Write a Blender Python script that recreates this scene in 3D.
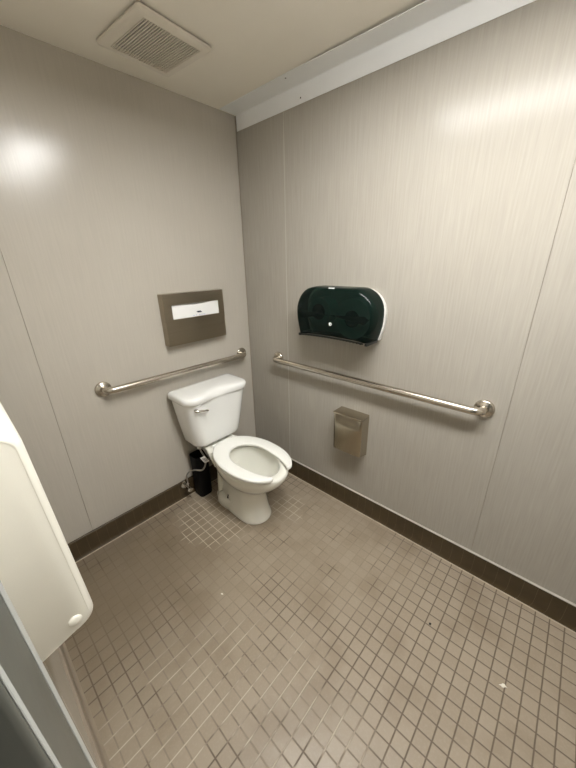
import bpy, bmesh, math, random
from mathutils import Vector, Matrix
random.seed(7)
SC = bpy.context.scene
for o in list(bpy.data.objects):
    bpy.data.objects.remove(o)
COL = SC.collection
PI = math.pi

# ------------------------------------------------------------------ camera, world, exposure
cam_d = bpy.data.cameras.new('camera')
cam = bpy.data.objects.new('camera', cam_d)
COL.objects.link(cam)
yaw, pitch, roll = 0.8247, -0.3750, -0.0211
fw = Vector((math.sin(yaw) * math.cos(pitch), math.cos(yaw) * math.cos(pitch), math.sin(pitch)))
r0 = Vector((math.cos(yaw), -math.sin(yaw), 0))
u0 = r0.cross(fw)
rt = r0 * math.cos(roll) + u0 * math.sin(roll)
up = -r0 * math.sin(roll) + u0 * math.cos(roll)
M = Matrix((rt, up, -fw)).transposed().to_4x4()
M.translation = Vector((-1.4465, -1.7055, 1.4894))
cam.matrix_world = M
cam_d.sensor_fit = 'AUTO'
cam_d.sensor_width = 36
cam_d.lens = 310.96 / 768 * 36
cam_d.clip_start = 0.005
SC.camera = cam

world = bpy.data.worlds.new('world')
SC.world = world
world.use_nodes = True
world.node_tree.nodes['Background'].inputs[0].default_value = (0.8, 0.85, 0.9, 1)
world.node_tree.nodes['Background'].inputs[1].default_value = 0.15
SC.view_settings.view_transform = 'Standard'
SC.view_settings.look = 'None'
SC.view_settings.gamma = 1
SC.view_settings.use_curve_mapping = False
SC.view_settings.exposure = 1.58
LAMP_STRENGTH = 15.0
LAMP_COLOR = (1.0, 0.995, 0.975, 1)

# room dimensions: back wall y=0, right wall x=0, left wall x=XL, front wall y=YF
H, XL, YF, BH = 2.271, -1.515, -2.62, 0.1214


# ------------------------------------------------------------------ materials
def new_mat(name):
    m = bpy.data.materials.new(name)
    m.use_nodes = True
    return m, m.node_tree.nodes, m.node_tree.links, m.node_tree.nodes['Principled BSDF']


def N(nodes, t, **kw):
    n = nodes.new(t)
    for k, v in kw.items():
        setattr(n, k, v)
    return n


def mat(name, col, rough=0.5, metal=0.0, spec=0.5, var=0.04, vscale=12.0, bump=0.0, bscale=200.0, coat=0.0, stretch=None, rvar=0.05):
    m, nd, lk, b = new_mat(name)
    tc = N(nd, 'ShaderNodeTexCoord')
    mp = N(nd, 'ShaderNodeMapping')
    lk.new(tc.outputs['Object'], mp.inputs[0])
    if stretch:
        mp.inputs['Scale'].default_value = stretch
    nz = N(nd, 'ShaderNodeTexNoise')
    nz.inputs['Scale'].default_value = vscale
    nz.inputs['Detail'].default_value = 4
    lk.new(mp.outputs[0], nz.inputs['Vector'])
    mx = N(nd, 'ShaderNodeMix', data_type='RGBA')
    mx.inputs[6].default_value = tuple(c * (1 - var) for c in col) + (1,)
    mx.inputs[7].default_value = tuple(min(1, c * (1 + var)) for c in col) + (1,)
    lk.new(nz.outputs[0], mx.inputs[0])
    lk.new(mx.outputs[2], b.inputs['Base Color'])
    mr = N(nd, 'ShaderNodeMapRange')
    mr.inputs[3].default_value = max(0.02, rough - rvar)
    mr.inputs[4].default_value = rough + rvar
    lk.new(nz.outputs[0], mr.inputs[0])
    lk.new(mr.outputs[0], b.inputs['Roughness'])
    b.inputs['Metallic'].default_value = metal
    b.inputs['Specular IOR Level'].default_value = spec
    b.inputs['Coat Weight'].default_value = coat
    b.inputs['Coat Roughness'].default_value = 0.08
    if bump:
        n2 = N(nd, 'ShaderNodeTexNoise')
        n2.inputs['Scale'].default_value = bscale
        lk.new(mp.outputs[0], n2.inputs['Vector'])
        bp = N(nd, 'ShaderNodeBump')
        bp.inputs['Strength'].default_value = bump
        bp.inputs['Distance'].default_value = 0.002
        lk.new(n2.outputs[0], bp.inputs['Height'])
        lk.new(bp.outputs[0], b.inputs['Normal'])
    return m


def frp_mat(name, streak, col, rough=0.24, spec=0.5):
    """glossy fibreglass wall panel, cast with a fine vertical streak"""
    m, nd, lk, b = new_mat(name)
    tc = N(nd, 'ShaderNodeTexCoord')
    mp = N(nd, 'ShaderNodeMapping')
    mp.inputs['Scale'].default_value = (1, 1, 0.035)
    lk.new(tc.outputs['Object'], mp.inputs[0])
    n1 = N(nd, 'ShaderNodeTexNoise')
    n1.inputs['Scale'].default_value = 150
    n1.inputs['Detail'].default_value = 3
    lk.new(mp.outputs[0], n1.inputs['Vector'])
    n2 = N(nd, 'ShaderNodeTexNoise')
    n2.inputs['Scale'].default_value = 2.2
    n2.inputs['Detail'].default_value = 3
    lk.new(tc.outputs['Object'], n2.inputs['Vector'])
    n3 = N(nd, 'ShaderNodeTexNoise')
    n3.inputs['Scale'].default_value = 45
    n3.inputs['Detail'].default_value = 2
    lk.new(tc.outputs['Object'], n3.inputs['Vector'])
    cr = N(nd, 'ShaderNodeValToRGB')
    cr.color_ramp.elements[0].position = 0.30
    cr.color_ramp.elements[1].position = 0.72
    s = streak
    cr.color_ramp.elements[0].color = tuple(c * (1 - s) for c in col) + (1,)
    cr.color_ramp.elements[1].color = tuple(min(1, c * (1 + s)) for c in col) + (1,)
    lk.new(n1.outputs[0], cr.inputs[0])
    mx = N(nd, 'ShaderNodeMix', data_type='RGBA', blend_type='MULTIPLY')
    mx.inputs[0].default_value = 1
    lk.new(cr.outputs[0], mx.inputs[6])
    c2 = N(nd, 'ShaderNodeValToRGB')
    c2.color_ramp.elements[0].position = 0.3
    c2.color_ramp.elements[1].position = 0.7
    c2.color_ramp.elements[0].color = (0.95, 0.94, 0.93, 1)
    c2.color_ramp.elements[1].color = (1, 1, 1, 1)
    lk.new(n2.outputs[0], c2.inputs[0])
    lk.new(c2.outputs[0], mx.inputs[7])
    lk.new(mx.outputs[2], b.inputs['Base Color'])
    b.inputs['Roughness'].default_value = rough
    b.inputs['Specular IOR Level'].default_value = spec
    add = N(nd, 'ShaderNodeMath', operation='MULTIPLY_ADD')
    lk.new(n3.outputs[0], add.inputs[0])
    add.inputs[1].default_value = 0.6
    lk.new(n1.outputs[0], add.inputs[2])
    bp = N(nd, 'ShaderNodeBump')
    bp.inputs['Strength'].default_value = 0.22
    bp.inputs['Distance'].default_value = 0.0015
    lk.new(add.outputs[0], bp.inputs['Height'])
    lk.new(bp.outputs[0], b.inputs['Normal'])
    return m


def floor_mat():
    m, nd, lk, b = new_mat('brown_mosaic_floor_tile')
    P = 0.0504
    tc = N(nd, 'ShaderNodeTexCoord')
    sep = N(nd, 'ShaderNodeSeparateXYZ')
    lk.new(tc.outputs['Object'], sep.inputs[0])

    def math_(op, a, bb=None, c=None):
        n = N(nd, 'ShaderNodeMath', operation=op)
        for i, v in enumerate((a, bb, c)):
            if v is None:
                continue
            if isinstance(v, (int, float)):
                n.inputs[i].default_value = v
            else:
                lk.new(v, n.inputs[i])
        return n.outputs[0]

    def smooth(v, lo, hi):
        n = N(nd, 'ShaderNodeMapRange', interpolation_type='SMOOTHSTEP')
        lk.new(v, n.inputs[0])
        n.inputs[1].default_value = lo
        n.inputs[2].default_value = hi
        return n.outputs[0]

    def noise(scale, detail=3):
        n = N(nd, 'ShaderNodeTexNoise')
        n.inputs['Scale'].default_value = scale
        n.inputs['Detail'].default_value = detail
        lk.new(tc.outputs['Object'], n.inputs['Vector'])
        return n.outputs[0]

    def mix(f, a, bb, mode='MIX'):
        n = N(nd, 'ShaderNodeMix', data_type='RGBA', blend_type=mode)
        if isinstance(f, (int, float)):
            n.inputs[0].default_value = f
        else:
            lk.new(f, n.inputs[0])
        for i, v in ((6, a), (7, bb)):
            if isinstance(v, tuple):
                n.inputs[i].default_value = v + (1,)
            else:
                lk.new(v, n.inputs[i])
        return n.outputs[2]

    def blob(cx, cy, r0_, r1_):
        d = N(nd, 'ShaderNodeVectorMath', operation='DISTANCE')
        lk.new(tc.outputs['Object'], d.inputs[0])
        d.inputs[1].default_value = (cx, cy, 0)
        wob = math_('MULTIPLY_ADD', noise(9), 0.22, -0.11)
        return math_('SUBTRACT', 1.0, smooth(math_('ADD', d.outputs['Value'], wob), r0_, r1_))
    wobx = math_('MULTIPLY_ADD', noise(14, 1), 0.0016, 0.0)
    ux = math_('DIVIDE', math_('ADD', math_('ADD', sep.outputs[0], 3.024), wobx), P)
    uy = math_('DIVIDE', math_('ADD', math_('ADD', sep.outputs[1], 3.025 + 0.018), wobx), P)
    fx = math_('ABSOLUTE', math_('SUBTRACT', math_('FRACT', ux), 0.5))
    fy = math_('ABSOLUTE', math_('SUBTRACT', math_('FRACT', uy), 0.5))
    gx = smooth(fx, 0.435, 0.475)
    gy = smooth(fy, 0.435, 0.475)
    grout = math_('MAXIMUM', gx, gy)
    cell = N(nd, 'ShaderNodeCombineXYZ')
    lk.new(math_('FLOOR', ux), cell.inputs[0])
    lk.new(math_('FLOOR', uy), cell.inputs[1])
    wn = N(nd, 'ShaderNodeTexWhiteNoise', noise_dimensions='2D')
    lk.new(cell.outputs[0], wn.inputs['Vector'])
    tile = mix(wn.outputs['Value'], (0.305, 0.250, 0.183), (0.340, 0.282, 0.210))
    tile = mix(math_('MULTIPLY', smooth(noise(120, 2), 0.45, 0.75), 0.25), tile, (0.42, 0.36, 0.28))
    tile = mix(math_('MULTIPLY', smooth(noise(5, 5), 0.48, 0.68), 0.45), tile, (0.215, 0.165, 0.110))
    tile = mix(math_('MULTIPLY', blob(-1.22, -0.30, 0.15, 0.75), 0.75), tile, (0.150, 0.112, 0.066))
    # worn light grout round the toilet and along the left side, grime packed in the joints elsewhere
    light = math_('MAXIMUM', blob(-0.64, -0.33, 0.20, 0.30), blob(-0.30, -0.60, 0.06, 0.22))
    left = math_('MULTIPLY', blob(-1.25, -1.22, 0.34, 0.56), math_('MULTIPLY_ADD', gy, 0.65, 0.35))
    left = math_('MULTIPLY', left, smooth(noise(7), 0.36, 0.55))
    light = math_('MAXIMUM', light, left)
    g_col = mix(light, (0.115, 0.083, 0.055), (0.52, 0.45, 0.35))
    # how clearly a joint shows through the dirt film
    film = math_('MAXIMUM', blob(-0.82, -0.62, 0.18, 0.45), blob(-0.25, -0.95, 0.25, 0.62))
    film = math_('MAXIMUM', film, blob(-1.2, -0.25, 0.2, 0.5))
    film = math_('MULTIPLY', film, math_('SUBTRACT', 1.0, light))
    film = math_('MULTIPLY', film, smooth(noise(6, 4), 0.28, 0.5))
    vis = math_('SUBTRACT', 1.0, math_('MULTIPLY', film, 0.85))
    col = mix(math_('MULTIPLY', math_('MULTIPLY', grout, vis), 0.9), tile, g_col)
    # pale flecks
    vf = N(nd, 'ShaderNodeTexVoronoi')
    vf.inputs['Scale'].default_value = 75
    lk.new(tc.outputs['Object'], vf.inputs['Vector'])
    fl = math_('MULTIPLY', math_('SUBTRACT', 1.0, smooth(vf.outputs['Distance'], 0.04, 0.11)), smooth(noise(10), 0.55, 0.62))
    col = mix(math_('MULTIPLY', fl, 0.5), col, (0.5, 0.44, 0.36))
    lk.new(col, b.inputs['Base Color'])
    rg = math_('MULTIPLY_ADD', noise(20, 4), 0.22, 0.26)
    lk.new(math_('ADD', rg, math_('MULTIPLY', grout, 0.25)), b.inputs['Roughness'])
    bp = N(nd, 'ShaderNodeBump')
    bp.inputs['Strength'].default_value = 0.5
    bp.inputs['Distance'].default_value = 0.0018
    hgt = math_('ADD', math_('MULTIPLY', math_('MULTIPLY', grout, vis), -1.0), math_('MULTIPLY', noise(45, 4), 0.35))
    lk.new(hgt, bp.inputs['Height'])
    lk.new(bp.outputs[0], b.inputs['Normal'])
    return m


def base_mat():
    m, nd, lk, b = new_mat('dark_brown_cove_tile')
    tc = N(nd, 'ShaderNodeTexCoord')
    sep = N(nd, 'ShaderNodeSeparateXYZ')
    lk.new(tc.outputs['Object'], sep.inputs[0])
    sm = N(nd, 'ShaderNodeMath', operation='ADD')
    lk.new(sep.outputs[0], sm.inputs[0])
    lk.new(sep.outputs[1], sm.inputs[1])
    dv = N(nd, 'ShaderNodeMath', operation='MULTIPLY_ADD')
    lk.new(sm.outputs[0], dv.inputs[0])
    dv.inputs[1].default_value = 1 / 0.0504
    dv.inputs[2].default_value = 100.27
    fr = N(nd, 'ShaderNodeMath', operation='FRACT')
    lk.new(dv.outputs[0], fr.inputs[0])
    cr = N(nd, 'ShaderNodeValToRGB')
    e = cr.color_ramp.elements
    e[0].position = 0.0
    e[0].color = (1, 1, 1, 1)
    e[1].position = 0.045
    e[1].color = (0, 0, 0, 1)
    lk.new(fr.outputs[0], cr.inputs[0])
    nz = N(nd, 'ShaderNodeTexNoise')
    nz.inputs['Scale'].default_value = 14
    nz.inputs['Detail'].default_value = 4
    lk.new(tc.outputs['Object'], nz.inputs['Vector'])
    t = N(nd, 'ShaderNodeMix', data_type='RGBA')
    t.inputs[6].default_value = (0.040, 0.026, 0.010, 1)
    t.inputs[7].default_value = (0.080, 0.056, 0.028, 1)
    lk.new(nz.outputs[0], t.inputs[0])
    g = N(nd, 'ShaderNodeMath', operation='MULTIPLY')
    lk.new(cr.outputs[0], g.inputs[0])
    lk.new(nz.outputs[0], g.inputs[1])
    c = N(nd, 'ShaderNodeMix', data_type='RGBA')
    c.inputs[7].default_value = (0.20, 0.15, 0.10, 1)
    lk.new(g.outputs[0], c.inputs[0])
    lk.new(t.outputs[2], c.inputs[6])
    lk.new(c.outputs[2], b.inputs['Base Color'])
    b.inputs['Roughness'].default_value = 0.3
    bp = N(nd, 'ShaderNodeBump')
    bp.inputs['Strength'].default_value = 0.3
    bp.inputs['Distance'].default_value = 0.001
    bp.invert = True
    lk.new(cr.outputs[0], bp.inputs['Height'])
    lk.new(bp.outputs[0], b.inputs['Normal'])
    return m


def smoke_mat():
    """smoked dark green see-through plastic"""
    m, nd, lk, b = new_mat('smoked_green_plastic')
    out = nd['Material Output']
    nz = N(nd, 'ShaderNodeTexNoise')
    nz.inputs['Scale'].default_value = 6
    mx = N(nd, 'ShaderNodeMix', data_type='RGBA')
    mx.inputs[6].default_value = (0.075, 0.15, 0.125, 1)
    mx.inputs[7].default_value = (0.085, 0.165, 0.14, 1)
    lk.new(nz.outputs[0], mx.inputs[0])
    tr = N(nd, 'ShaderNodeBsdfTransparent')
    lk.new(mx.outputs[2], tr.inputs[0])
    b.inputs['Base Color'].default_value = (0.006, 0.012, 0.010, 1)
    b.inputs['Roughness'].default_value = 0.16
    b.inputs['Specular IOR Level'].default_value = 0.27
    ms = N(nd, 'ShaderNodeMixShader')
    ms.inputs[0].default_value = 0.5
    lk.new(tr.outputs[0], ms.inputs[1])
    lk.new(b.outputs[0], ms.inputs[2])
    lk.new(ms.outputs[0], out.inputs[0])
    return m


def water_mat():
    m, nd, lk, b = new_mat('bowl_water')
    nz = N(nd, 'ShaderNodeTexNoise')
    nz.inputs['Scale'].default_value = 15
    bp = N(nd, 'ShaderNodeBump')
    bp.inputs['Strength'].default_value = 0.05
    lk.new(nz.outputs[0], bp.inputs['Height'])
    lk.new(bp.outputs[0], b.inputs['Normal'])
    b.inputs['Base Color'].default_value = (0.93, 0.95, 0.93, 1)
    b.inputs['Roughness'].default_value = 0.03
    b.inputs['Transmission Weight'].default_value = 0.95
    b.inputs['IOR'].default_value = 1.33
    return m


def glow_mat(k=1.0, name='lit_diffuser'):
    m, nd, lk, b = new_mat(name)
    nz = N(nd, 'ShaderNodeTexNoise')
    nz.inputs['Scale'].default_value = 3
    mr = N(nd, 'ShaderNodeMapRange')
    mr.inputs[3].default_value = LAMP_STRENGTH * 0.97 * k
    mr.inputs[4].default_value = LAMP_STRENGTH * 1.03 * k
    lk.new(nz.outputs[0], mr.inputs[0])
    lk.new(mr.outputs[0], b.inputs['Emission Strength'])
    b.inputs['Emission Color'].default_value = LAMP_COLOR
    b.inputs['Base Color'].default_value = (0.8, 0.8, 0.8, 1)
    return m


WALL_C = (0.515, 0.482, 0.422)
M_WALL_R = frp_mat('streaked_beige_wall_panel', 0.06, (0.400, 0.373, 0.325), 0.20, 0.15)  # same panelling as the back wall, colour darkened to offset stronger lamp light
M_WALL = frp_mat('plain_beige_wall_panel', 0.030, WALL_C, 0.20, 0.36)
M_CEIL = mat('painted_ceiling', (0.87, 0.825, 0.735), 0.55, var=0.04, vscale=5, bump=0.1, bscale=90)
M_TRIM = mat('white_vinyl_trim', (0.86, 0.865, 0.86), 0.35, var=0.02)
M_DARKGAP = mat('dark_seam', (0.36, 0.31, 0.24), 0.8)
M_CAULK = mat('pale_caulk', (0.45, 0.42, 0.365), 0.5)
M_GROUT = mat('pale_base_grout', (0.50, 0.42, 0.31), 0.7, var=0.35, vscale=25)
M_FLOOR = floor_mat()
M_BASE = base_mat()
M_PORC = mat('white_porcelain', (0.92, 0.925, 0.905), 0.10, var=0.012, coat=0.5, rvar=0.02)
M_BOWL = mat('bowl_porcelain', (0.86, 0.85, 0.77), 0.10, var=0.02, coat=0.5, rvar=0.02)
M_SEAT = mat('white_seat_plastic', (0.91, 0.91, 0.86), 0.18, var=0.012, rvar=0.03)
M_CHROME = mat('chrome', (0.62, 0.60, 0.56), 0.14, 1.0, var=0.05, rvar=0.03)
M_STEEL = mat('brushed_stainless', (0.46, 0.42, 0.35), 0.30, 1.0, var=0.10, vscale=40, stretch=(1, 1, 1), rvar=0.06)
M_STEELX = mat('brushed_stainless_sheet', (0.34, 0.295, 0.225), 0.36, 1.0, var=0.10, vscale=90, stretch=(0.04, 0.04, 1), rvar=0.08)
M_STEELB = mat('dull_stainless_bin', (0.47, 0.42, 0.335), 0.26, 1.0, var=0.01, vscale=4, rvar=0.0)
M_BAR = mat('satin_steel_bar', (0.60, 0.555, 0.485), 0.24, 1.0, var=0.06, vscale=60, rvar=0.05)
M_PAPER = mat('white_tissue', (0.88, 0.88, 0.86), 0.85, var=0.03, bump=0.2, bscale=120)
M_INK = mat('dark_ink', (0.05, 0.055, 0.08), 0.7)
M_INKB = mat('blue_ink', (0.25, 0.30, 0.62), 0.7)
M_CARD = mat('near_black_core', (0.02, 0.018, 0.015), 0.9)  # near-black colour for the core and the disc closing it
M_SMOKE = smoke_mat()
M_BACKP = mat('white_plastic_back', (0.74, 0.735, 0.70), 0.3, var=0.02)
M_BLACK = mat('black_plastic', (0.012, 0.014, 0.013), 0.3)
M_SHADE_BLOCK = mat('matt_black_shade', (0.004, 0.004, 0.004), 0.6, spec=0.15)  # matt black for the added block that stands in for shade
M_MARK = mat('white_mark', (0.80, 0.84, 0.84), 0.4)
M_CREAM = mat('cream_moulded_plastic', (0.76, 0.74, 0.655), 0.34, var=0.02, bump=0.05, bscale=400)
M_EDGE = mat('pale_edge_paint', (0.34, 0.35, 0.33), 0.4, var=0.06)
M_TANCOVE = mat('tan_cove', (0.30, 0.25, 0.19), 0.4, var=0.12)
M_FRAME = mat('grey_door_paint', (0.080, 0.083, 0.072), 0.33, var=0.06, bump=0.05, bscale=60)
M_GRILLE = mat('ivory_grille_plastic', (0.76, 0.71, 0.62), 0.4, var=0.02)
M_VOID = mat('dark_duct', (0.035, 0.028, 0.02), 0.9)
M_WATER = water_mat()
M_GLOW = glow_mat()
M_GLOW_SIDE = glow_mat(0.24, 'lit_side_lens')
M_HOUS = mat('white_lamp_housing', (0.8, 0.8, 0.78), 0.4)
M_RUBBER = mat('grey_braid', (0.42, 0.40, 0.37), 0.35, 0.9, var=0.3, vscale=300)
M_WASTE = mat('tan_scrap', (0.80, 0.76, 0.66), 0.9)
M_CRUMB = mat('dark_crumb', (0.02, 0.018, 0.015), 0.8)


# ------------------------------------------------------------------ mesh helpers
def box(bm, x0, x1, y0, y1, z0, z1, bev=0.0, seg=2):
    b2 = bmesh.new()
    bmesh.ops.create_cube(b2, size=1)
    for v in b2.verts:
        v.co = Vector(((x0 + x1) / 2 + v.co.x * (x1 - x0), (y0 + y1) / 2 + v.co.y * (y1 - y0), (z0 + z1) / 2 + v.co.z * (z1 - z0)))
    if bev:
        bmesh.ops.bevel(b2, geom=list(b2.edges), offset=bev, segments=seg, profile=0.5, affect='EDGES')
    merge(bm, b2)
    return bm


def merge(bm, b2):
    me = bpy.data.meshes.new('tmp')
    b2.to_mesh(me)
    bm.from_mesh(me)
    bpy.data.meshes.remove(me)
    b2.free()


def loft(bm, rings, cap0=True, cap1=True, closed=True):
    vs = [[bm.verts.new(p) for p in r] for r in rings]
    n = len(rings[0])
    for a, b in zip(vs, vs[1:]):
        for i in range(n if closed else n - 1):
            j = (i + 1) % n
            bm.faces.new((a[i], a[j], b[j], b[i]))
    if cap0:
        bm.faces.new(list(reversed(vs[0])))
    if cap1:
        bm.faces.new(vs[-1])
    return vs


def frame_axes(d):
    d = d.normalized()
    a = Vector((0, 0, 1)) if abs(d.z) < 0.9 else Vector((1, 0, 0))
    u = d.cross(a).normalized()
    return u, d.cross(u).normalized()


def tube(bm, pts, r, n=14, cap=True):
    pts = [Vector(p) for p in pts]
    rings = []
    prev = None
    for i, p in enumerate(pts):
        d = (pts[min(i + 1, len(pts) - 1)] - pts[max(i - 1, 0)]).normalized()
        if prev is None:
            u, w = frame_axes(d)
        else:
            u = (prev - d * prev.dot(d)).normalized()
            w = d.cross(u)
        prev = u
        rr = r[i] if isinstance(r, (list, tuple)) else r
        rings.append([p + (u * math.cos(2 * PI * k / n) + w * math.sin(2 * PI * k / n)) * rr for k in range(n)])
    loft(bm, rings, cap, cap)
    return bm


def lathe(bm, origin, axis, prof, n=28):
    """prof: list of (radius, distance along the axis)"""
    o = Vector(origin)
    a = Vector(axis).normalized()
    u, w = frame_axes(a)
    rings = [[o + a * h + (u * math.cos(2 * PI * k / n) + w * math.sin(2 * PI * k / n)) * max(r, 1e-4) for k in range(n)] for r, h in prof]
    loft(bm, rings)
    return bm


def arc_path(pts, rad, n=6):
    """round the corners of a polyline"""
    pts = [Vector(p) for p in pts]
    out = [pts[0]]
    for a, b, c in zip(pts, pts[1:], pts[2:]):
        d1 = (a - b).normalized()
        d2 = (c - b).normalized()
        p0 = b + d1 * rad
        p2 = b + d2 * rad
        for i in range(n + 1):
            t = i / n
            out.append(p0 * (1 - t) ** 2 + b * 2 * t * (1 - t) + p2 * t * t)
    out.append(pts[-1])
    return out


def obj(name, bm, material, parent=None, smooth=35, kind=None, label=None):
    bmesh.ops.recalc_face_normals(bm, faces=list(bm.faces))
    off = Vector((0, 0, 0))
    q = parent
    while q is not None:
        off += q.location
        q = q.parent
    if off.length:
        for v in bm.verts:
            v.co -= off
    me = bpy.data.meshes.new(name)
    bm.to_mesh(me)
    bm.free()
    me.materials.append(material)
    if smooth:
        me.polygons.foreach_set('use_smooth', [True] * len(me.polygons))
        me.set_sharp_from_angle(angle=math.radians(smooth))
    o = bpy.data.objects.new(name, me)
    COL.objects.link(o)
    if parent is not None:
        o.parent = parent
    if kind:
        o['kind'] = kind
    if label:
        o['label'] = label
    return o


def tag(o, label, cat, group=None):
    o['label'] = label
    o['category'] = cat
    if group:
        o['group'] = group
    return o


def thing(name, label, cat, loc, group=None):
    o = bpy.data.objects.new(name, None)
    o.empty_display_size = 0.05
    COL.objects.link(o)
    o.location = loc
    return tag(o, label, cat, group)


def struct(name, bm, m, parent=None, smooth=35):
    return obj(name, bm, m, parent, smooth, kind='structure')


# ------------------------------------------------------------------ the room
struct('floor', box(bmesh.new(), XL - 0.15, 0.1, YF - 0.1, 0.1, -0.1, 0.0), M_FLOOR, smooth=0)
struct('ceiling', box(bmesh.new(), XL - 0.15, 0.1, YF - 0.1, 0.1, H, H + 0.1), M_CEIL, smooth=0)

# the walls are clad in panels 4 ft wide with hairline joints between
PT = 0.004


def panels_y(x0, x1, joints, z0=BH, z1=H):
    """panels on a wall running along y, faces between x0 and x1"""
    bm = bmesh.new()
    for a, b in zip(joints, joints[1:]):
        box(bm, x0, x1, b + 0.0006, a - 0.0006, z0, z1, 0.0008, 1)
    return bm


wr = struct('wall_right', box(bmesh.new(), 0.004, 0.1, YF - 0.1, 0.1, 0, H), M_DARKGAP, smooth=0)
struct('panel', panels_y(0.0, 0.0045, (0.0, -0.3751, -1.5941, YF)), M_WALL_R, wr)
struct('caulk_bead', box(bmesh.new(), -0.0012, 0.003, -0.3781, -0.3721, BH, H - 0.075, 0.0008, 1), M_CAULK, wr)
wb = struct('wall_back', box(bmesh.new(), XL - 0.15, 0.1, 0.004, 0.1, 0, H), M_DARKGAP, smooth=0)
bm = bmesh.new()
for a, b in ((-1.2263, -0.003), (XL, -1.2263)):
    box(bm, a + 0.0006, b - 0.0006, 0.0, 0.0045, BH, H, 0.0008, 1)
struct('panel', bm, M_WALL, wb)
# left wall with the doorway in its near half
DY0, DY1, DZ = -1.5955, -2.46, 2.04
bm = bmesh.new()
box(bm, XL - 0.15, XL - 0.004, DY0 + 0.03, 0.1, 0, H)
box(bm, XL - 0.15, XL - 0.004, YF - 0.1, DY1 - 0.03, 0, H)
box(bm, XL - 0.15, XL - 0.004, DY1 - 0.03, DY0 + 0.03, DZ + 0.03, H)
wl = struct('wall_left', bm, M_DARKGAP, smooth=0)
bm = panels_y(XL - 0.0045, XL, (0.0, -1.0, DY0 + 0.03))
box(bm, XL - 0.0045, XL, YF, DY1 - 0.03, BH, H)
box(bm, XL - 0.0045, XL, DY1 - 0.03, DY0 + 0.03, DZ + 0.03, H)
struct('panel', bm, M_WALL, wl)
struct('wall_front', box(bmesh.new(), XL - 0.15, 0.1, YF - 0.1, YF, 0, H), M_WALL, smooth=0)


# cove tile baseboards: a slab with a swept foot
def cove(p0, p1, out):
    p0, p1, out = Vector(p0), Vector(p1), Vector(out)
    prof = [(0, 0), (0.022, 0), (0.0185, 0.004), (0.0135, 0.011), (0.0105, 0.022), (0.0095, 0.04), (0.0095, BH - 0.004), (0.0065, BH), (0, BH)]
    bm = bmesh.new()
    loft(bm, [[p + out * a + Vector((0, 0, z)) for a, z in prof] for p in (p0, p1)])
    return bm


G = 0.0006
struct('baseboard_back', cove((XL + 0.01, 0.0, 0), (-0.01, 0.0, 0), (0, -1, 0)), M_BASE)
struct('baseboard_right', cove((0, 0.0, 0), (0, YF, 0), (-1, 0, 0)), M_BASE)
struct('baseboard_left', cove((XL, 0.0, 0), (XL, -1.4955, 0), (1, 0, 0)), M_TANCOVE)
bm = bmesh.new()
box(bm, -0.0125, 0.0, YF, -0.012, BH - 0.001, BH + 0.0035, 0.001, 1)
struct('trim_2', bm, M_CAULK)
bm = bmesh.new()
box(bm, XL + 0.022, -0.022, -0.0275, -0.0205, 0.0, 0.0018, 0.0005, 1)
box(bm, -0.0275, -0.0205, YF, -0.0205, 0.0, 0.0018, 0.0005, 1)
struct('trim_3', bm, M_GROUT)

# vinyl angle covering the joint of ceiling and right wall; its ceiling leg sags away from the ceiling
bm = bmesh.new()
ys = [-0.012, -0.3, -0.55, -0.7, -0.9, -1.15, -1.5, -2.0, YF]
gap = [0, 0, 0.0008, 0.0042, 0.0075, 0.0105, 0.012, 0.012, 0.012]
rings = []
for y, g in zip(ys, gap):
    zc = H - 0.0004
    rings.append([Vector(p) for p in (
        (-0.0005, y, H - 0.0765), (-0.003, y, H - 0.0768), (-0.0035, y, zc - 0.006), (-0.006, y, zc - 0.0032),
        (-0.060, y, zc - 0.003 - g * 0.35), (-0.118, y, zc - 0.003 - g), (-0.118, y, zc - g - 0.0005), (-0.060, y, zc - g * 0.35 - 0.0005), (-0.0005, y, zc))])
loft(bm, rings)
tr = struct('trim_1', bm, M_TRIM, smooth=30)
for c, ax in (((-0.0028, -0.4925, 2.2164), (-1, 0, 0)), ((-0.092, -0.4777, H - 0.0032), (0, 0, -1)), ((-0.0028, -1.42, 2.215), (-1, 0, 0))):
    obj('screw', lathe(bmesh.new(), c, ax, [(0.0036, 0), (0.0036, 0.0012), (0.002, 0.0022), (0, 0.0022)], 10), M_BLACK, tr)

# grey steel door frame and door leaf in the left wall
bm = bmesh.new()
box(bm, XL - 0.10, -1.468, DY0, -1.4955, 0.0, DZ + 0.1, 0.0028, 3)
box(bm, XL - 0.10, -1.468, DY1 - 0.1, DY1, 0.0, DZ + 0.1, 0.0028, 3)
box(bm, XL - 0.10, -1.4685, DY1 - 0.001, DY0 + 0.001, DZ, DZ + 0.0995, 0.0028, 3)
dr = struct('door_1', bm, M_FRAME)
bm = bmesh.new()
box(bm, -1.4682, -1.4674, -1.5155, -1.4985, 0.001, DZ + 0.09, 0.0003, 1)
box(bm, -1.4682, -1.4674, DY0 + 0.0028, DY0 + 0.009, 0.001, DZ, 0.0003, 1)
struct('edge_strip', bm, M_EDGE, dr)  # pale grey strips along both edges of the frame face
bm = bmesh.new()
box(bm, XL - 0.095, XL - 0.055, DY1 + 0.003, DY0 - 0.003, 0.008, DZ - 0.003, 0.002, 1)
lf = struct('door_leaf', bm, M_FRAME, dr)
bm = bmesh.new()
lathe(bm, (XL - 0.055, DY1 + 0.07, 1.0), (1, 0, 0), [(0.03, 0), (0.03, 0.006), (0.011, 0.01), (0.011, 0.045)])
tube(bm, arc_path([(XL - 0.012, DY1 + 0.07, 1.0), (XL - 0.006, DY1 + 0.09, 1.0), (XL - 0.006, DY1 + 0.19, 1.0)], 0.008), 0.009)
obj('door_handle', bm, M_CHROME, lf, label='steel lever handle')

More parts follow.
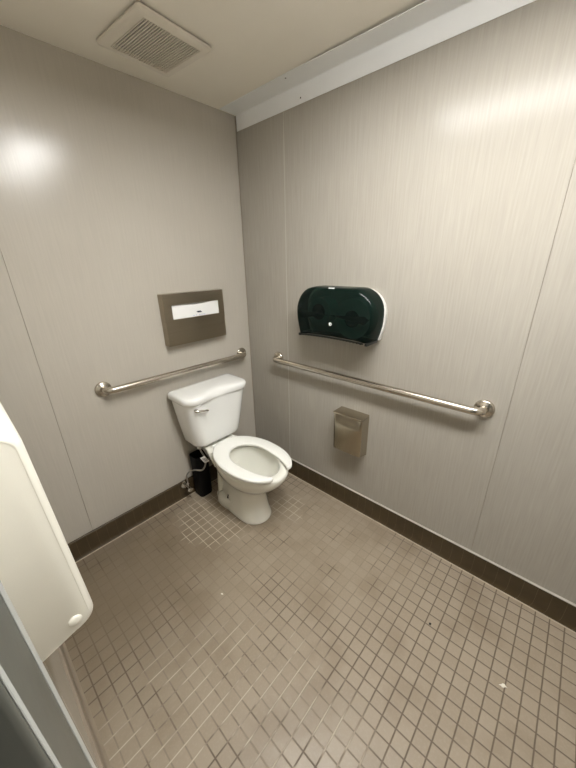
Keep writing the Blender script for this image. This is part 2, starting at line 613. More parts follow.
# ------------------------------------------------------------------ ceiling light (its reflections show on both walls)
LX, LY0, LY1 = -0.76, -0.90, -2.10
cl = thing('ceiling_light', 'long white wraparound ceiling light, the lamp reflected in the glossy walls', 'light', (LX, (LY0 + LY1) / 2, H))
bm = bmesh.new()
LB = H - 0.078
box(bm, LX - 0.125, LX + 0.125, LY1, LY0, H - 0.03, H - 0.0004, 0.003, 1)
for y in (LY0 - 0.012, LY1):
    box(bm, LX - 0.1125, LX + 0.1125, y, y + 0.012, LB - 0.014, H - 0.031, 0.002, 1)
obj('housing', bm, M_HOUS, cl)
bm = bmesh.new()
box(bm, LX - 0.1125, LX + 0.1125, LY1 + 0.0125, LY0 - 0.0125, LB, LB + 0.01)
obj('diffuser', bm, M_GLOW, cl)
for x in (LX - 0.122, LX + 0.113):
    bm = bmesh.new()
    box(bm, x, x + 0.009, LY1 + 0.0125, LY0 - 0.0125, LB - 0.004, H - 0.031, 0.002, 1)
    obj('side_lens', bm, M_GLOW_SIDE, cl)

# ------------------------------------------------------------------ exhaust fan grille on the ceiling
fan = thing('exhaust_fan_grille', 'square ivory ventilation grille with fine slats on the ceiling', 'vent', (-0.616, -0.290, H))
FR = Matrix.Rotation(math.radians(5.0), 4, 'Z')


def fan_part(name, bm, m):
    bmesh.ops.transform(bm, matrix=Matrix.Translation(fan.location) @ FR, verts=list(bm.verts))
    return obj(name, bm, m, fan)


bm = bmesh.new()
W0, D0, W1, D1 = 0.152, 0.150, 0.116, 0.118


def rrect(w, d, r, z, n=5):
    pts = []
    for cx, cy, a0 in ((w - r, d - r, 0), (-w + r, d - r, PI / 2), (-w + r, -d + r, PI), (w - r, -d + r, 1.5 * PI)):
        for i in range(n + 1):
            a = a0 + PI / 2 * i / n
            pts.append(Vector((cx + r * math.cos(a), cy + r * math.sin(a), z)))
    return pts


loft(bm, [rrect(W0 - 0.003, D0 - 0.003, 0.012, -0.004), rrect(W0, D0, 0.014, -0.006), rrect(W0, D0, 0.014, -0.012), rrect(W0 - 0.004, D0 - 0.004, 0.012, -0.0165), rrect(W0 - 0.012, D0 - 0.012, 0.01, -0.019),
          rrect(W1 + 0.003, D1 + 0.003, 0.003, -0.021), rrect(W1, D1, 0.002, -0.020), rrect(W1, D1, 0.002, -0.006), rrect(W0 - 0.003, D0 - 0.003, 0.012, -0.004)], False, False)
fan_part('frame', bm, M_GRILLE)
bm = bmesh.new()
box(bm, -W1 - 0.002, W1 + 0.002, -D1 - 0.002, D1 + 0.002, -0.005, -0.0005)
fan_part('duct_opening', bm, M_VOID)
NS = 23
for i in range(NS):
    x = -W1 + (i + 0.5) * 2 * W1 / NS
    bm = bmesh.new()
    box(bm, x - 0.0023, x + 0.0023, -D1 - 0.001, D1 + 0.001, -0.0200, -0.0165)
    fan_part('slat', bm, M_GRILLE)
# ------------------------------------------------------------------ grab bars
BZ = 0.889


def grab_bar(label, ends, normal, z0, z1):
    a, b = Vector(ends[0]), Vector(ends[1])
    n = Vector(normal)
    a.z, b.z = z0, z1
    t = thing('grab_bar', label, 'grab bar', (a + b) / 2)
    bm = bmesh.new()
    pts = arc_path([a + n * 0.006, a + n * 0.057, b + n * 0.057, b + n * 0.006], 0.042, 8)
    tube(bm, pts, 0.0172, 20)
    obj('bar', bm, M_BAR, t, 50)
    for p in (a, b):
        bm = bmesh.new()
        lathe(bm, p + n * 0.0003, n, [(0.0395, 0), (0.0400, 0.004), (0.0385, 0.0095), (0.034, 0.013), (0.0225, 0.0145), (0.0205, 0.0165), (0.0174, 0.0165)], 36)
        obj('wall_flange', bm, M_BAR, t, 50)
    return t


grab_bar('shorter satin steel grab bar on the back wall above the toilet tank', ((-1.002, 0, 0), (-0.090, 0, 0)), (0, -1, 0), 0.899, 0.887)
grab_bar('longer satin steel grab bar on the right wall below the green dispenser', ((0, -0.291, 0), (0, -1.511, 0)), (-1, 0, 0), 0.888, 0.888)

# ------------------------------------------------------------------ toilet seat cover dispenser
X0, X1, Z0, Z1, YD = -0.634, -0.239, 1.052, 1.337, -0.052
sc = thing('seat_cover_dispenser', 'flat stainless steel seat cover dispenser on the back wall with a wide slot', 'dispenser', ((X0 + X1) / 2, 0, Z0))
wx0, wx1, wz0, wz1 = -0.588, -0.279, 1.199, 1.277
bm = bmesh.new()
T = 0.0015
box(bm, X0, wx0, YD, YD + T, Z0, Z1)
box(bm, wx1, X1, YD, YD + T, Z0, Z1)
box(bm, wx0, wx1, YD, YD + T, Z0, wz0)
box(bm, wx0, wx1, YD, YD + T, wz1, Z1)
bmesh.ops.remove_doubles(bm, verts=list(bm.verts), dist=1e-5)
obj('front_panel', bm, M_STEELX, sc, 20)
bm = bmesh.new()
box(bm, X0, X0 + T, YD + T, -0.0005, Z0, Z1)
box(bm, X1 - T, X1, YD + T, -0.0005, Z0, Z1)
box(bm, X0 + T, X1 - T, YD + T, -0.0005, Z0, Z0 + T)
box(bm, X0 + T, X1 - T, YD + T, -0.0005, Z1 - T, Z1)
box(bm, X0 + T, X1 - T, -0.002, -0.0005, Z0 + T, Z1 - T)
obj('cabinet', bm, M_STEELX, sc, 20)
bm = bmesh.new()
# rolled lip along the lower edge of the slot
tube(bm, [(wx0 + 0.004, YD + 0.0005, wz0 - 0.001), (wx1 - 0.004, YD + 0.0005, wz0 - 0.001)], 0.0016, 8)
tube(bm, [(wx0 + 0.004, YD + 0.0005, wz1 + 0.001), (wx1 - 0.004, YD + 0.0005, wz1 + 0.001)], 0.0014, 8)
obj('slot_rim', bm, M_STEEL, sc)
# folded paper covers resting in it
pk = thing('seat_cover_pack', 'white pack of folded paper seat covers showing in the steel dispenser slot', 'paper pack', (-0.4335, -0.03, Z0 + 0.0025))
bm = bmesh.new()
nx, nz_ = 24, 10
for layer, (yy, top, amp) in enumerate(((YD + 0.005, wz1 - 0.006, 0.0035), (YD + 0.012, wz1 + 0.004, 0.0025))):
    for s in (0, 1):
        pass
    rings = []
    for j in range(nz_ + 1):
        z = Z0 + 0.003 + (top - Z0 - 0.003) * j / nz_
        front, back = [], []
        for i in range(nx + 1):
            u = i / nx
            x = wx0 - 0.03 + (wx1 - wx0 + 0.06) * u
            sag = (0.004 * math.sin(u * 9 + layer * 2) + 0.007 * (u - 0.5)) * (j / nz_) ** 3
            yb = amp * (math.sin(u * 7 + j * 0.6 + layer) * 0.5 + 0.5) * (j / nz_)
            front.append(Vector((x, yy + yb, z + sag)))
            back.append(Vector((x, yy + yb + 0.005, z + sag)))
        rings.append(front + back[::-1])
    loft(bm, rings)
obj('paper_stack', bm, M_PAPER, pk, 60)
bm = bmesh.new()
box(bm, -0.433, -0.405, YD + 0.0035, YD + 0.0042, 1.2235, 1.2285)
box(bm, -0.428, -0.398, YD + 0.0035, YD + 0.0042, 1.2195, 1.2235)
obj('printed_mark', bm, M_INK, pk, 0, label='small dark print on the paper')
bm = bmesh.new()
for x in (-0.455, -0.437, -0.415, -0.40, -0.385):
    box(bm, x - 0.003, x + 0.003, YD + 0.0035, YD + 0.0042, 1.2045, 1.2075)
obj('printed_line', bm, M_INKB, pk, 0, label='short line of blue print')

# ------------------------------------------------------------------ twin toilet roll dispenser
tp = thing('toilet_paper_dispenser', 'wide dark green smoked twin toilet roll dispenser on the right wall', 'dispenser', (0, -0.8, 1.10))
TYC = -0.7915


def tp_outline(s, x, shrink=0.0):
    """rounded shield outline in the y-z plane: big round shoulders, drawn in at the foot"""
    hw, zt, zb = 0.2365 - shrink, 1.3675 - shrink, 1.112 + shrink * 0.6
    half = []
    # from bottom centre to top centre, right half (towards -y)
    half += [(0.0, zb + 0.007), (hw * 0.35, zb + 0.006), (hw * 0.68, zb + 0.003), (hw * 0.86, zb - 0.001)]
    half += [(hw * 0.905, zb + 0.001), (hw * 0.915, zb + 0.012)]
    r = 0.118
    cz = zt - r
    half += [(hw * 0.945, zb + 0.035), (hw * 0.985, zb + 0.075), (hw * 0.998, zb + 0.105)]
    for i in range(0, 11):
        a = PI / 2 * i / 10
        half.append((hw - r + r * math.cos(a), cz + r * math.sin(a)))
    half += [(hw * 0.25, zt), (0, zt)]
    pts = [Vector((x, TYC - a * s, z)) for a, z in half] + [Vector((x, TYC + a * s, z)) for a, z in half[-2:0:-1]]
    return pts


bm = bmesh.new()
pl_rings = [tp_outline(1, -0.0005, 0.008), tp_outline(1, -0.010, 0.006), tp_outline(1, -0.022, 0.006), tp_outline(1, -0.0224, 0.012)]
loft(bm, [[p + Vector((0, -0.013, 0)) for p in r] for r in pl_rings])
bk = obj('back_plate', bm, M_BACKP, tp, 40, label='pale plastic back plate')
# pale side wall shown behind the cover on the right end
bm = bmesh.new()
o1 = tp_outline(1, -0.0225, 0.0055)
cover_rings = [tp_outline(1, -0.0225, 0.001), tp_outline(1, -0.075, 0.001), tp_outline(1, -0.112, 0.003), tp_outline(1, -0.125, 0.010), tp_outline(1, -0.131, 0.022), tp_outline(1, -0.1325, 0.045)]
fc = Vector((-0.1325, TYC, 1.235))
for q in (0.75, 0.5, 0.25, 0.02):
    cover_rings.append([fc + (p - fc) * q + Vector((-0.007 * (1 - q * q), 0, 0)) for p in cover_rings[5]])
loft(bm, cover_rings, False, True)
cv = obj('cover', bm, M_SMOKE, tp, 45, label='smoked dark green see-through cover')
bm = bmesh.new()
box(bm, -0.131, -0.0226, TYC - 0.214, TYC - 0.200, 1.103, 1.118, 0.003, 2)
obj('foot_rail', bm, M_BLACK, tp)
bm = bmesh.new()
box(bm, -0.131, -0.0226, TYC + 0.200, TYC + 0.214, 1.103, 1.118, 0.003, 2)
obj('foot_rail', bm, M_BLACK, tp)
# toothed tear strip along the lower edge
bm = bmesh.new()
for i in range(40):
    y = TYC - 0.185 + 0.37 * i / 39
    zz = 1.1195 - 0.006 * (abs(y - TYC) / 0.2) ** 2
    box(bm, -0.128, -0.122, y - 0.0042, y + 0.0042, zz - 0.006 - 0.002 * (i % 2), zz + 0.002)
obj('tear_strip', bm, M_BLACK, tp, 0)
bm = bmesh.new()
lathe(bm, (-0.1375, -0.796, 1.190), (-1, 0, 0), [(0.0085, 0), (0.0085, 0.0012), (0.006, 0.0018)], 20)
bmk = obj('logo', bm, M_MARK, tp, label='small white round mark at the middle of the cover')
bm = bmesh.new()
box(bm, -0.1402, -0.1390, -0.801, -0.797, 1.188, 1.192)
obj('logo_detail', bm, M_BLACK, bmk)
bm = bmesh.new()
for dy, dz, w in ((0.0, 0.0, 0.010), (0.013, 0.0035, 0.008), (-0.010, -0.002, 0.006)):
    box(bm, -0.1215, -0.1135, -0.787 + dy - w / 2 - 0.001, -0.787 + dy + w / 2 + 0.001, 1.3605, 1.3655 + dz * 0.1)
obj('top_mark', bm, M_MARK, tp, label='small white mark on the top edge of the cover')  # small white blocks along the upper edge of the cover


def roll(label, y, z, R, L):
    t = thing('toilet_paper_roll', label, 'toilet roll', (-0.023, y, z), 'toilet rolls inside the green dispenser')
    bm = bmesh.new()
    n = 40
    prof = [(0.041, 0.0), (R, 0.0), (R, L), (0.041, L), (0.041, 0.0)]
    rings = [[Vector((-0.025 - h, y + r * math.cos(2 * PI * k / n), z + r * math.sin(2 * PI * k / n))) for k in range(n)] for r, h in prof]
    loft(bm, rings, False, False)
    obj('paper', bm, M_PAPER, t)
    bm = bmesh.new()
    rings = [[Vector((-0.025 - h, y + r * math.cos(2 * PI * k / n), z + r * math.sin(2 * PI * k / n))) for k in range(n)] for r, h in ((0.0405, 0.001), (0.0405, L + 0.001), (0.0385, L + 0.001), (0.0385, 0.001))]
    loft(bm, rings, False, False)
    rings = [[Vector((-0.026, y + r * math.cos(2 * PI * k / n), z + r * math.sin(2 * PI * k / n))) for k in range(n)] for r in (0.0385, 0.0005)]
    loft(bm, rings, False, False)
    obj('core', bm, M_CARD, t, label='dark hollow core')


roll('paler fuller toilet roll in the right half of the dark green dispenser', -0.903, 1.222, 0.098, 0.085)
roll('fainter smaller toilet roll in the left half of the dark green dispenser', -0.700, 1.240, 0.072, 0.085)

# ------------------------------------------------------------------ steel sanitary bin
bn = thing('sanitary_bin', 'small stainless steel sanitary disposal bin below the grab bar on the right wall', 'bin', (0, -0.895, 0.42))
by0, by1 = -0.803, -0.985


def bin_x(u, z):
    """front face of the bin: bowed slightly, with a finger scoop under the lid"""
    f = (z - 0.44) / (0.683 - 0.44)
    x = -0.090 + 0.004 * (1 - f) + 0.003 * (2 * u - 1) ** 2
    t = min(1.0, max(0.0, (z - 0.600) / 0.071))
    s = t * t * (3 - 2 * t) * (1 - abs(2 * u - 1) ** 5)
    return x + 0.016 * s


bm = bmesh.new()
nu, nz_ = 28, 36
grid = []
for j in range(nz_ + 1):
    z = 0.442 + (0.671 - 0.442) * j / nz_
    row = []
    for i in range(nu + 1):
        u = i / nu
        y = by0 + (by1 - by0) * u
        e = min(u, 1 - u)
        rr = 0.008 * max(0, 1 - e / 0.06) ** 2
        row.append(bm.verts.new((bin_x(u, z) + rr, y, z)))
    grid.append(row)
for j in range(nz_):
    for i in range(nu):
        bm.faces.new((grid[j][i], grid[j][i + 1], grid[j + 1][i + 1], grid[j + 1][i]))
bl = [bm.verts.new((-0.0005, by0, z)) for z in (0.42, 0.671)]
br = [bm.verts.new((-0.0005, by1, z)) for z in (0.42, 0.671)]
bm.faces.new([grid[j][0] for j in range(nz_ + 1)] + [bl[1], bl[0]])
bm.faces.new([grid[j][nu] for j in range(nz_, -1, -1)] + [br[0], br[1]])
bm.faces.new([grid[0][i] for i in range(nu + 1)] + [br[0], bl[0]])
bm.faces.new([grid[nz_][i] for i in range(nu, -1, -1)] + [bl[1], br[1]])
bm.faces.new((bl[0], bl[1], br[1], br[0]))
obj('body', bm, M_STEELB, bn, 40)
bm = bmesh.new()
box(bm, -0.0925, -0.0008, by1 - 0.0008, by0 + 0.0008, 0.6715, 0.6835, 0.0035, 3)
obj('lid', bm, M_STEELB, bn, 50)

# ------------------------------------------------------------------ toilet
TX = -0.459
to = thing('toilet', 'white two-piece toilet with an open-front seat in the corner', 'toilet', (TX, -0.38, 0))


def egg(hw, yf, yb, ym, z, n=48, pw=2.0, pb=2.0):
    pts = []
    for k in range(n):
        a = 2 * PI * k / n
        s, c = math.sin(a), math.cos(a)
        p = pw if c > 0 else pb
        x = hw * math.copysign(abs(s) ** (2 / p), s)
        if c > 0:
            y = ym + (yf - ym) * abs(c) ** (2 / p)
        else:
            y = ym + (yb - ym) * abs(c) ** (2 / p)
        pts.append(Vector((TX + x, y, z)))
    return pts


bm = bmesh.new()
outer = [egg(0.104, -0.588, -0.135, -0.47, 0.0, pb=2.8), egg(0.1065, -0.592, -0.132, -0.47, 0.008, pb=2.8), egg(0.103, -0.588, -0.134, -0.47, 0.02, pb=2.0), egg(0.093, -0.578, -0.14, -0.465, 0.06, pb=1.5),
         egg(0.084, -0.570, -0.15, -0.465, 0.12, pb=1.35), egg(0.081, -0.567, -0.15, -0.46, 0.17, pb=1.4), egg(0.086, -0.574, -0.15, -0.455, 0.205, pb=1.6),
         egg(0.105, -0.604, -0.16, -0.45, 0.235), egg(0.132, -0.645, -0.18, -0.455, 0.265), egg(0.155, -0.685, -0.20, -0.46, 0.30),
         egg(0.170, -0.716, -0.205, -0.465, 0.335), egg(0.178, -0.733, -0.21, -0.465, 0.365), egg(0.180, -0.738, -0.215, -0.465, 0.385), egg(0.178, -0.735, -0.218, -0.465, 0.396), egg(0.172, -0.728, -0.222, -0.465, 0.400),
         egg(0.135, -0.690, -0.300, -0.48, 0.400), egg(0.126, -0.680, -0.312, -0.485, 0.393), egg(0.128, -0.680, -0.308, -0.485, 0.37),
         egg(0.122, -0.665, -0.315, -0.485, 0.33), egg(0.105, -0.630, -0.325, -0.485, 0.28), egg(0.080, -0.580, -0.335, -0.47, 0.235), egg(0.055, -0.530, -0.345, -0.45, 0.20), egg(0.040, -0.49, -0.36, -0.43, 0.165), egg(0.02, -0.45, -0.39, -0.42, 0.15)]
loft(bm, outer)
# deck under the tank
deck = []
for y, hw, zt, zb in ((-0.035, 0.100, 0.404, 0.345), (-0.10, 0.104, 0.405, 0.330), (-0.18, 0.114, 0.405, 0.30), (-0.25, 0.134, 0.4035, 0.29), (-0.31, 0.146, 0.401, 0.31)):
    r = 0.012
    ring = []
    for cx, cz, a0 in ((hw - r, zt - r, 0), (-hw + r, zt - r, PI / 2), (-hw * 0.82 + r, zb + r, PI), (hw * 0.82 - r, zb + r, 1.5 * PI)):
        for i in range(5):
            a = a0 + PI / 2 * i / 4
            ring.append(Vector((TX + cx + r * math.cos(a), y, cz + r * math.sin(a))))
    deck.append(ring)
# keep the deck out of the bowl opening: stop at the rear rim
loft(bm, deck[:4])
# trapway bulge behind the pedestal
rings = []
for y, z, r in ((-0.155, 0.003, 0.055), (-0.155, 0.10, 0.052), (-0.17, 0.17, 0.055), (-0.19, 0.23, 0.065), (-0.22, 0.28, 0.082), (-0.25, 0.33, 0.10)):
    rings.append([Vector((TX + r * math.cos(2 * PI * k / 20), y + 0.6 * r * math.sin(2 * PI * k / 20) - 0.02, z + 0.3 * r * math.sin(2 * PI * k / 20))) for k in range(20)])
loft(bm, rings)
# bolt feet at both sides
for s in (-1, 1):
    rings = [egg(0.030, -0.365, -0.215, -0.29, z) for z in (0.0,)]
    rr = []
    for z, hw, hl in ((0.0, 0.046, 0.105), (0.03, 0.044, 0.100), (0.05, 0.036, 0.085), (0.056, 0.025, 0.065)):
        rr.append([Vector((TX + s * 0.060 + hw * math.cos(2 * PI * k / 24), -0.285 + hl * math.sin(2 * PI * k / 24), z)) for k in range(24)])
    loft(bm, rr)
obj('bowl', bm, M_BOWL, to, 60, label='off-white porcelain bowl and pedestal')
for s in (-1, 1):
    bm = bmesh.new()
    bx = TX + s * 0.066
    lathe(bm, (bx, -0.30, 0.054), (0, 0, 1), [(0.0095, 0), (0.0095, 0.003), (0.0075, 0.004), (0.0075, 0.010), (0.004, 0.0105), (0.004, 0.024), (0.002, 0.0255)], 12)
    obj('floor_bolt', bm, M_CRUMB, to, label='dark rusted floor bolt')
bm = bmesh.new()
loft(bm, [egg(0.066, -0.557, -0.338, -0.46, 0.2152), egg(0.068, -0.559, -0.337, -0.46, 0.2185)])
obj('water', bm, M_WATER, to)

# open-front seat
bm = bmesh.new()
ZS = 0.4075
sec_n = 16
rings = []


def seat_pt(phi, outer_):
    s, c = math.sin(phi), math.cos(phi)       # phi 0 at the back, pi at the front
    if outer_:
        hw, y0, yb, yf = 0.1865, -0.475, -0.205, -0.748
        pw = 2.0 if c > 0 else 2.3
    else:
        hw, y0, yb, yf = 0.106, -0.475, -0.333, -0.765
        pw = 2.0
    x = hw * math.copysign(abs(s) ** (2 / pw), s)
    y = y0 + ((yb - y0) if c > 0 else (yf - y0)) * abs(c) ** (2 / pw)
    return Vector((TX + x, y, 0))


NP = 64
PHO, PHI_ = 2.64, 2.56


def section(po, pi_, zlo, zhi, f=1.0):
    mid = (po + pi_) / 2
    h = (zhi - zlo) / 2
    zc = (zhi + zlo) / 2
    d = (po - pi_) / 2
    out = []
    for k in range(sec_n):
        a = 2 * PI * k / sec_n
        ca, sa = math.cos(a), math.sin(a)
        ex = math.copysign(abs(ca) ** 0.45, ca)
        ez = math.copysign(abs(sa) ** 0.75, sa)
        out.append(mid + d * ex * f + Vector((0, 0, zc + h * ez * f)))
    return out


for i in range(NP + 1):
    t = -1 + 2 * i / NP
    po, pi_ = seat_pt(t * PHO, True), seat_pt(t * PHI_, False)
    rings.append(section(po, pi_, ZS, ZS + 0.024))
# rounded prong ends
for end in (0, -1):
    t = -1 if end == 0 else 1
    po, pi_ = seat_pt(t * PHO, True), seat_pt(t * PHI_, False)
    po2, pi2 = seat_pt(t * (PHO - 0.04), True), seat_pt(t * (PHI_ - 0.04), False)
    d = ((po + pi_) - (po2 + pi2)).normalized()
    extra = []
    for q in (0.35, 0.7, 0.92, 1.0):
        f = math.sqrt(max(0.02, 1 - q * q))
        sh = d * (0.016 * q)
        extra.append([p + sh for p in section(po, pi_, ZS, ZS + 0.024, f)])
    if end == 0:
        rings = extra[::-1] + rings
    else:
        rings = rings + extra
loft(bm, rings)
st = obj('seat', bm, M_SEAT, to, 60, label='white open-front toilet seat')
for x, y in ((-0.15, -0.45), (0.15, -0.45), (-0.105, -0.66), (0.105, -0.66)):
    bm = bmesh.new()
    box(bm, TX + x - 0.008, TX + x + 0.008, y - 0.015, y + 0.015, 0.3998, ZS + 0.004, 0.002, 1)
    obj('bumper', bm, M_SEAT, st)
for s in (-1, 1):
    bm = bmesh.new()
    lathe(bm, (TX + s * 0.070 - 0.016, -0.217, 0.4165), (1, 0, 0), [(0.008, 0), (0.0105, 0.002), (0.0105, 0.030), (0.008, 0.032)], 16)
    box(bm, TX + s * 0.070 - 0.012, TX + s * 0.070 + 0.012, -0.226, -0.208, 0.4045, 0.414, 0.002, 1)
    obj('hinge', bm, M_SEAT, to)


# tank: rounded plan, the front bulging at both corners
def tank_plan(hw, yb, yf, z, r, dip, n_front=18):
    pts = []
    rb = min(0.02, r)
    for i in range(5):
        a = PI / 2 + PI / 2 * i / 4
        pts.append((-hw + rb + rb * math.cos(a), yb - rb + rb * math.sin(a)))
    for i in range(9):
        a = PI + PI / 2 * i / 8
        pts.append((-hw + r + r * math.cos(a), yf + r + r * math.sin(a)))
    for i in range(1, n_front):
        pts.append((-hw + r + 2 * (hw - r) * i / n_front, yf))
    for i in range(9):
        a = 1.5 * PI + PI / 2 * i / 8
        pts.append((hw - r + r * math.cos(a), yf + r + r * math.sin(a)))
    for i in range(5):
        a = PI / 2 * i / 4
        pts.append((hw - rb + rb * math.cos(a), yb - rb + rb * math.sin(a)))
    out = []
    for x, y in pts:
        w = max(0.0, (yb - y) / (yb - yf)) ** 3
        out.append(Vector((TX + x, y + dip * w * (0.5 + 0.5 * math.cos(min(1, abs(x) / (hw * 0.66)) * PI)), z)))
    return out


bm = bmesh.new()
loft(bm, [tank_plan(0.135, -0.050, -0.168, 0.4185, 0.05, 0), tank_plan(0.152, -0.040, -0.184, 0.4205, 0.055, 0), tank_plan(0.166, -0.034, -0.194, 0.430, 0.06, 0), tank_plan(0.174, -0.031, -0.200, 0.447, 0.062, 0.0),
          tank_plan(0.190, -0.028, -0.213, 0.55, 0.065, 0.004), tank_plan(0.206, -0.026, -0.226, 0.66, 0.066, 0.010), tank_plan(0.2165, -0.025, -0.234, 0.738, 0.066, 0.014)])
obj('tank', bm, M_PORC, to, 60)
bm = bmesh.new()
loft(bm, [tank_plan(0.217, -0.024, -0.236, 0.7385, 0.068, 0.015), tank_plan(0.2245, -0.018, -0.244, 0.7395, 0.070, 0.019), tank_plan(0.2275, -0.016, -0.248, 0.745, 0.072, 0.022), tank_plan(0.2285, -0.0155, -0.252, 0.765, 0.073, 0.030),
          tank_plan(0.2265, -0.017, -0.251, 0.774, 0.073, 0.035), tank_plan(0.221, -0.022, -0.247, 0.781, 0.072, 0.040), tank_plan(0.208, -0.032, -0.236, 0.7855, 0.066, 0.040), tank_plan(0.17, -0.06, -0.20, 0.788, 0.05, 0.03)])
obj('tank_lid', bm, M_PORC, to, 60)
# spacer gasket between tank and deck
bm = bmesh.new()
lathe(bm, (TX, -0.115, 0.4045), (0, 0, 1), [(0.05, 0), (0.05, 0.0155)], 24)
obj('gasket', bm, M_BLACK, to)
# flush lever on the front of the tank, left corner
bm = bmesh.new()
lathe(bm, (TX - 0.168, -0.2255, 0.704), (-0.25, -1, 0), [(0.0125, 0), (0.0125, 0.005), (0.009, 0.010), (0.007, 0.020)], 20)
lv = [(TX - 0.182, -0.240, 0.7075), (TX - 0.172, -0.2445, 0.706), (TX - 0.150, -0.2500, 0.702), (TX - 0.128, -0.2535, 0.697), (TX - 0.112, -0.2545, 0.693), (TX - 0.104, -0.254, 0.692)]
tube(bm, lv, [0.004, 0.0075, 0.0065, 0.0075, 0.0085, 0.005], 12)
obj('flush_lever', bm, M_CHROME, to, 50, label='chrome flush lever')

# ------------------------------------------------------------------ shut-off valve and supply hose
vx, vz = -0.668, 0.093
va = thing('shutoff_valve', 'small chrome shut-off valve low on the back wall left of the toilet', 'valve', (vx, -0.0095, vz))
bm = bmesh.new()
lathe(bm, (vx, -0.0098, vz), (0, -1, 0), [(0.026, 0), (0.0255, 0.003), (0.012, 0.007), (0.009, 0.008)], 28)
obj('escutcheon', bm, M_CHROME, va)
bm = bmesh.new()
lathe(bm, (vx, -0.018, vz), (0, -1, 0), [(0.008, 0), (0.008, 0.028), (0.0125, 0.029), (0.0125, 0.050), (0.009, 0.051), (0.007, 0.066)], 16)
lathe(bm, (vx, -0.058, vz + 0.006), (0, 0, 1), [(0.0075, 0), (0.0075, 0.014), (0.0105, 0.0145), (0.0105, 0.026)], 12)
obj('body', bm, M_CHROME, va)
bm = bmesh.new()
lathe(bm, (vx, -0.080, vz), (0, -1, 0), [(0.006, 0), (0.019, 0.002), (0.021, 0.006), (0.019, 0.011), (0.006, 0.013)], 8)
for v in bm.verts:
    v.co.z = vz + (v.co.z - vz) * 0.65
obj('handle', bm, M_CHROME, va)
hs = thing('supply_hose', 'thin braided water supply hose hanging under the left end of the tank', 'hose', (vx, -0.058, vz + 0.032))
pts = []
ctrl = [Vector((vx, -0.058, vz + 0.033)), Vector((vx + 0.005, -0.062, 0.20)), Vector((vx + 0.035, -0.10, 0.235)), Vector((-0.595, -0.147, 0.240)), Vector((-0.566, -0.152, 0.30)), Vector((-0.578, -0.135, 0.36)), Vector((-0.583, -0.125, 0.388))]
ctrl = [ctrl[0]] + ctrl + [ctrl[-1]]
for i in range(1, len(ctrl) - 2):
    for s in range(8):
        t = s / 8
        p0, p1, p2, p3 = ctrl[i - 1:i + 3]
        pts.append(0.5 * ((2 * p1) + (p2 - p0) * t + (2 * p0 - 5 * p1 + 4 * p2 - p3) * t * t + (3 * p1 - p0 - 3 * p2 + p3) * t ** 3))
pts.append(ctrl[-1])
obj('braided_tube', tube(bmesh.new(), pts, 0.0052, 10), M_RUBBER, hs)
bm = bmesh.new()
lathe(bm, (-0.583, -0.125, 0.388), (0, 0, 1), [(0.012, 0), (0.015, 0.004), (0.015, 0.024), (0.012, 0.0285)], 12)
obj('coupling_nut', bm, M_BACKP, hs)
bm = bmesh.new()
b2 = bmesh.new()
box(b2, -0.016, 0.016, -0.0008, 0.0008, -0.031, 0.031, 0.0005, 1)
MT = Matrix.Translation((-0.580, -0.163, 0.318)) @ Matrix.Rotation(math.radians(-28), 4, 'Y') @ Matrix.Rotation(math.radians(-35), 4, 'Z')
bmesh.ops.transform(b2, matrix=MT, verts=list(b2.verts))
merge(bm, b2)
tg = obj('paper_tag', bm, M_PAPER, hs, label='white paper tag')
bm = bmesh.new()
for i in range(4):
    b2 = bmesh.new()
    box(b2, -0.009 + i * 0.005, -0.007 + i * 0.005, -0.0012, -0.0008, -0.021, 0.019 - 0.006 * (i % 2))
    bmesh.ops.transform(b2, matrix=MT, verts=list(b2.verts))
    merge(bm, b2)
obj('print', bm, M_INK, tg, 0)

# added black block, reads as deep shade between toilet base and wall
cd = thing('shade_block', 'added black block standing in for deep shade between toilet base and back wall', 'shade_block', (-0.566, -0.068, 0))


def block_ring(w, d, z, r=0.022):
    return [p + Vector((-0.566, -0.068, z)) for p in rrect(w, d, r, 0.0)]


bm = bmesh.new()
loft(bm, [block_ring(0.044, 0.045, 0.0), block_ring(0.0465, 0.047, 0.006), block_ring(0.0475, 0.048, 0.20), block_ring(0.0485, 0.049, 0.306), block_ring(0.0487, 0.0495, 0.309), block_ring(0.0487, 0.0495, 0.312), block_ring(0.047, 0.0475, 0.314), block_ring(0.043, 0.044, 0.10), block_ring(0.040, 0.040, 0.02)])
obj('block_body', bm, M_SHADE_BLOCK, cd)

# ------------------------------------------------------------------ baby changing station on the left wall, end on to us
cs = thing('changing_station', 'cream moulded plastic baby changing station folded up against the left wall', 'changing station', (XL, -0.60, 0.72))
CY0, CY1 = -1.055, -0.175


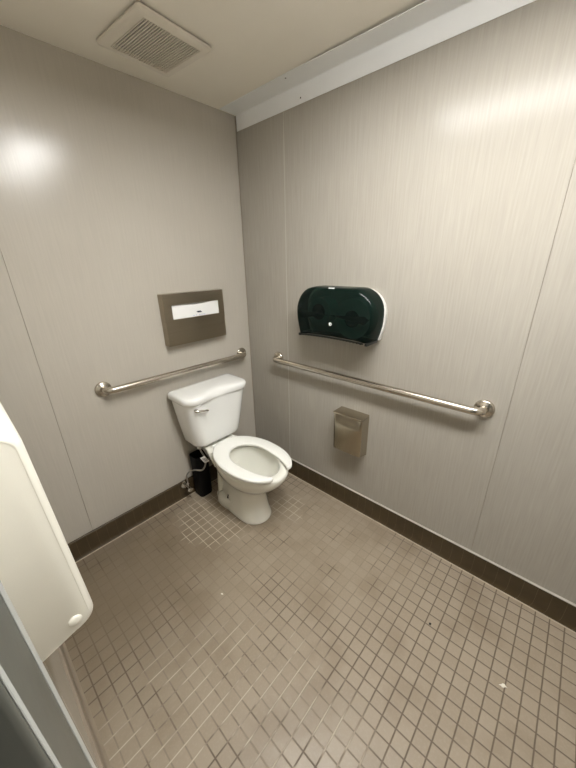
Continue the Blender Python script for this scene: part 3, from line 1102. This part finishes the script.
def cs_ring(y, ins, xw=XL + 0.0006, xf=-1.4105, zt=1.2385, zb=0.716):
    """section in the x-z plane, foot sloping down to the wall"""
    pts = [(xw, zb + ins * 0.7)]
    r = 0.034
    xf2, zt2 = xf - ins, zt - ins
    zf = zb + 0.020 + ins * 0.7
    for i in range(9):
        a = -PI / 2 + PI / 2 * i / 8
        pts.append((xf2 - r + r * math.cos(a), zf + r + r * math.sin(a)))
    r2 = 0.030
    for i in range(9):
        a = PI / 2 * i / 8
        pts.append((xf2 - r2 + r2 * math.cos(a), zt2 - r2 + r2 * math.sin(a)))
    pts.append((xw, zt2))
    return [Vector((x + (0.008 * (0.98 - z) / 0.26 + 0.002 if x > xw + 0.01 else 0), y, z)) for x, z in pts]


bm = bmesh.new()
rings = []
for dy, ins in ((0.0, 0.0150), (0.0004, 0.0140), (0.0004, 0.0128), (0.0, 0.0118), (0.0008, 0.0100), (0.003, 0.0075), (0.0075, 0.003), (0.014, 0.0006), (0.02, 0.0)):
    rings.append(cs_ring(CY0 + dy, ins))
for dy, ins in ((0.02, 0.0), (0.0075, 0.003), (0.003, 0.0075), (0.0, 0.016)):
    rings.append(cs_ring(CY1 - dy, ins))
loft(bm, rings)
obj('body', bm, M_CREAM, cs, 40)
bm = bmesh.new()
lathe(bm, (-1.4415, CY0 + 0.0005, 0.771), (0, -1, 0), [(0.0135, 0), (0.0135, 0.0015), (0.0115, 0.004), (0.006, 0.0055), (0, 0.006)], 28)
obj('hinge_cap', bm, M_CREAM, cs, 50, label='round hinge cap at the lower corner')

# ------------------------------------------------------------------ litter on the floor
def scrap(name, label, cat, x, y, w, l, h, a, m):
    bm = bmesh.new()
    n = 12
    rr = [1 + 0.35 * math.sin(k * 2.3 + x * 40) for k in range(n)]
    rings = []
    for f, z in ((0.8, 0.0003), (1.0, h * 0.4), (0.75, h * 0.9), (0.3, h)):
        rings.append([Vector((x, y, z)) + Matrix.Rotation(a, 3, 'Z') @ Vector((w * f * rr[k] * math.cos(2 * PI * k / n), l * f * rr[k] * math.sin(2 * PI * k / n), 0)) for k in range(n)])
    loft(bm, rings)
    return tag(obj(name, bm, m, None, 50), label, cat)


scrap('paper_scrap', 'white paper scrap on the floor tiles at the lower right', 'scrap', -0.4326, -1.8286, 0.006, 0.012, 0.004, 0.5, M_WASTE)
scrap('paper_scrap', 'tiny pale paper scrap on the floor in front of the toilet, left of middle', 'scrap', -0.9213, -0.7564, 0.003, 0.007, 0.002, 0.2, M_WASTE)
scrap('dirt_crumb', 'black speck of dirt on the floor tiles right of the middle', 'dirt', -0.3947, -1.5502, 0.006, 0.005, 0.003, 0.1, M_CRUMB)
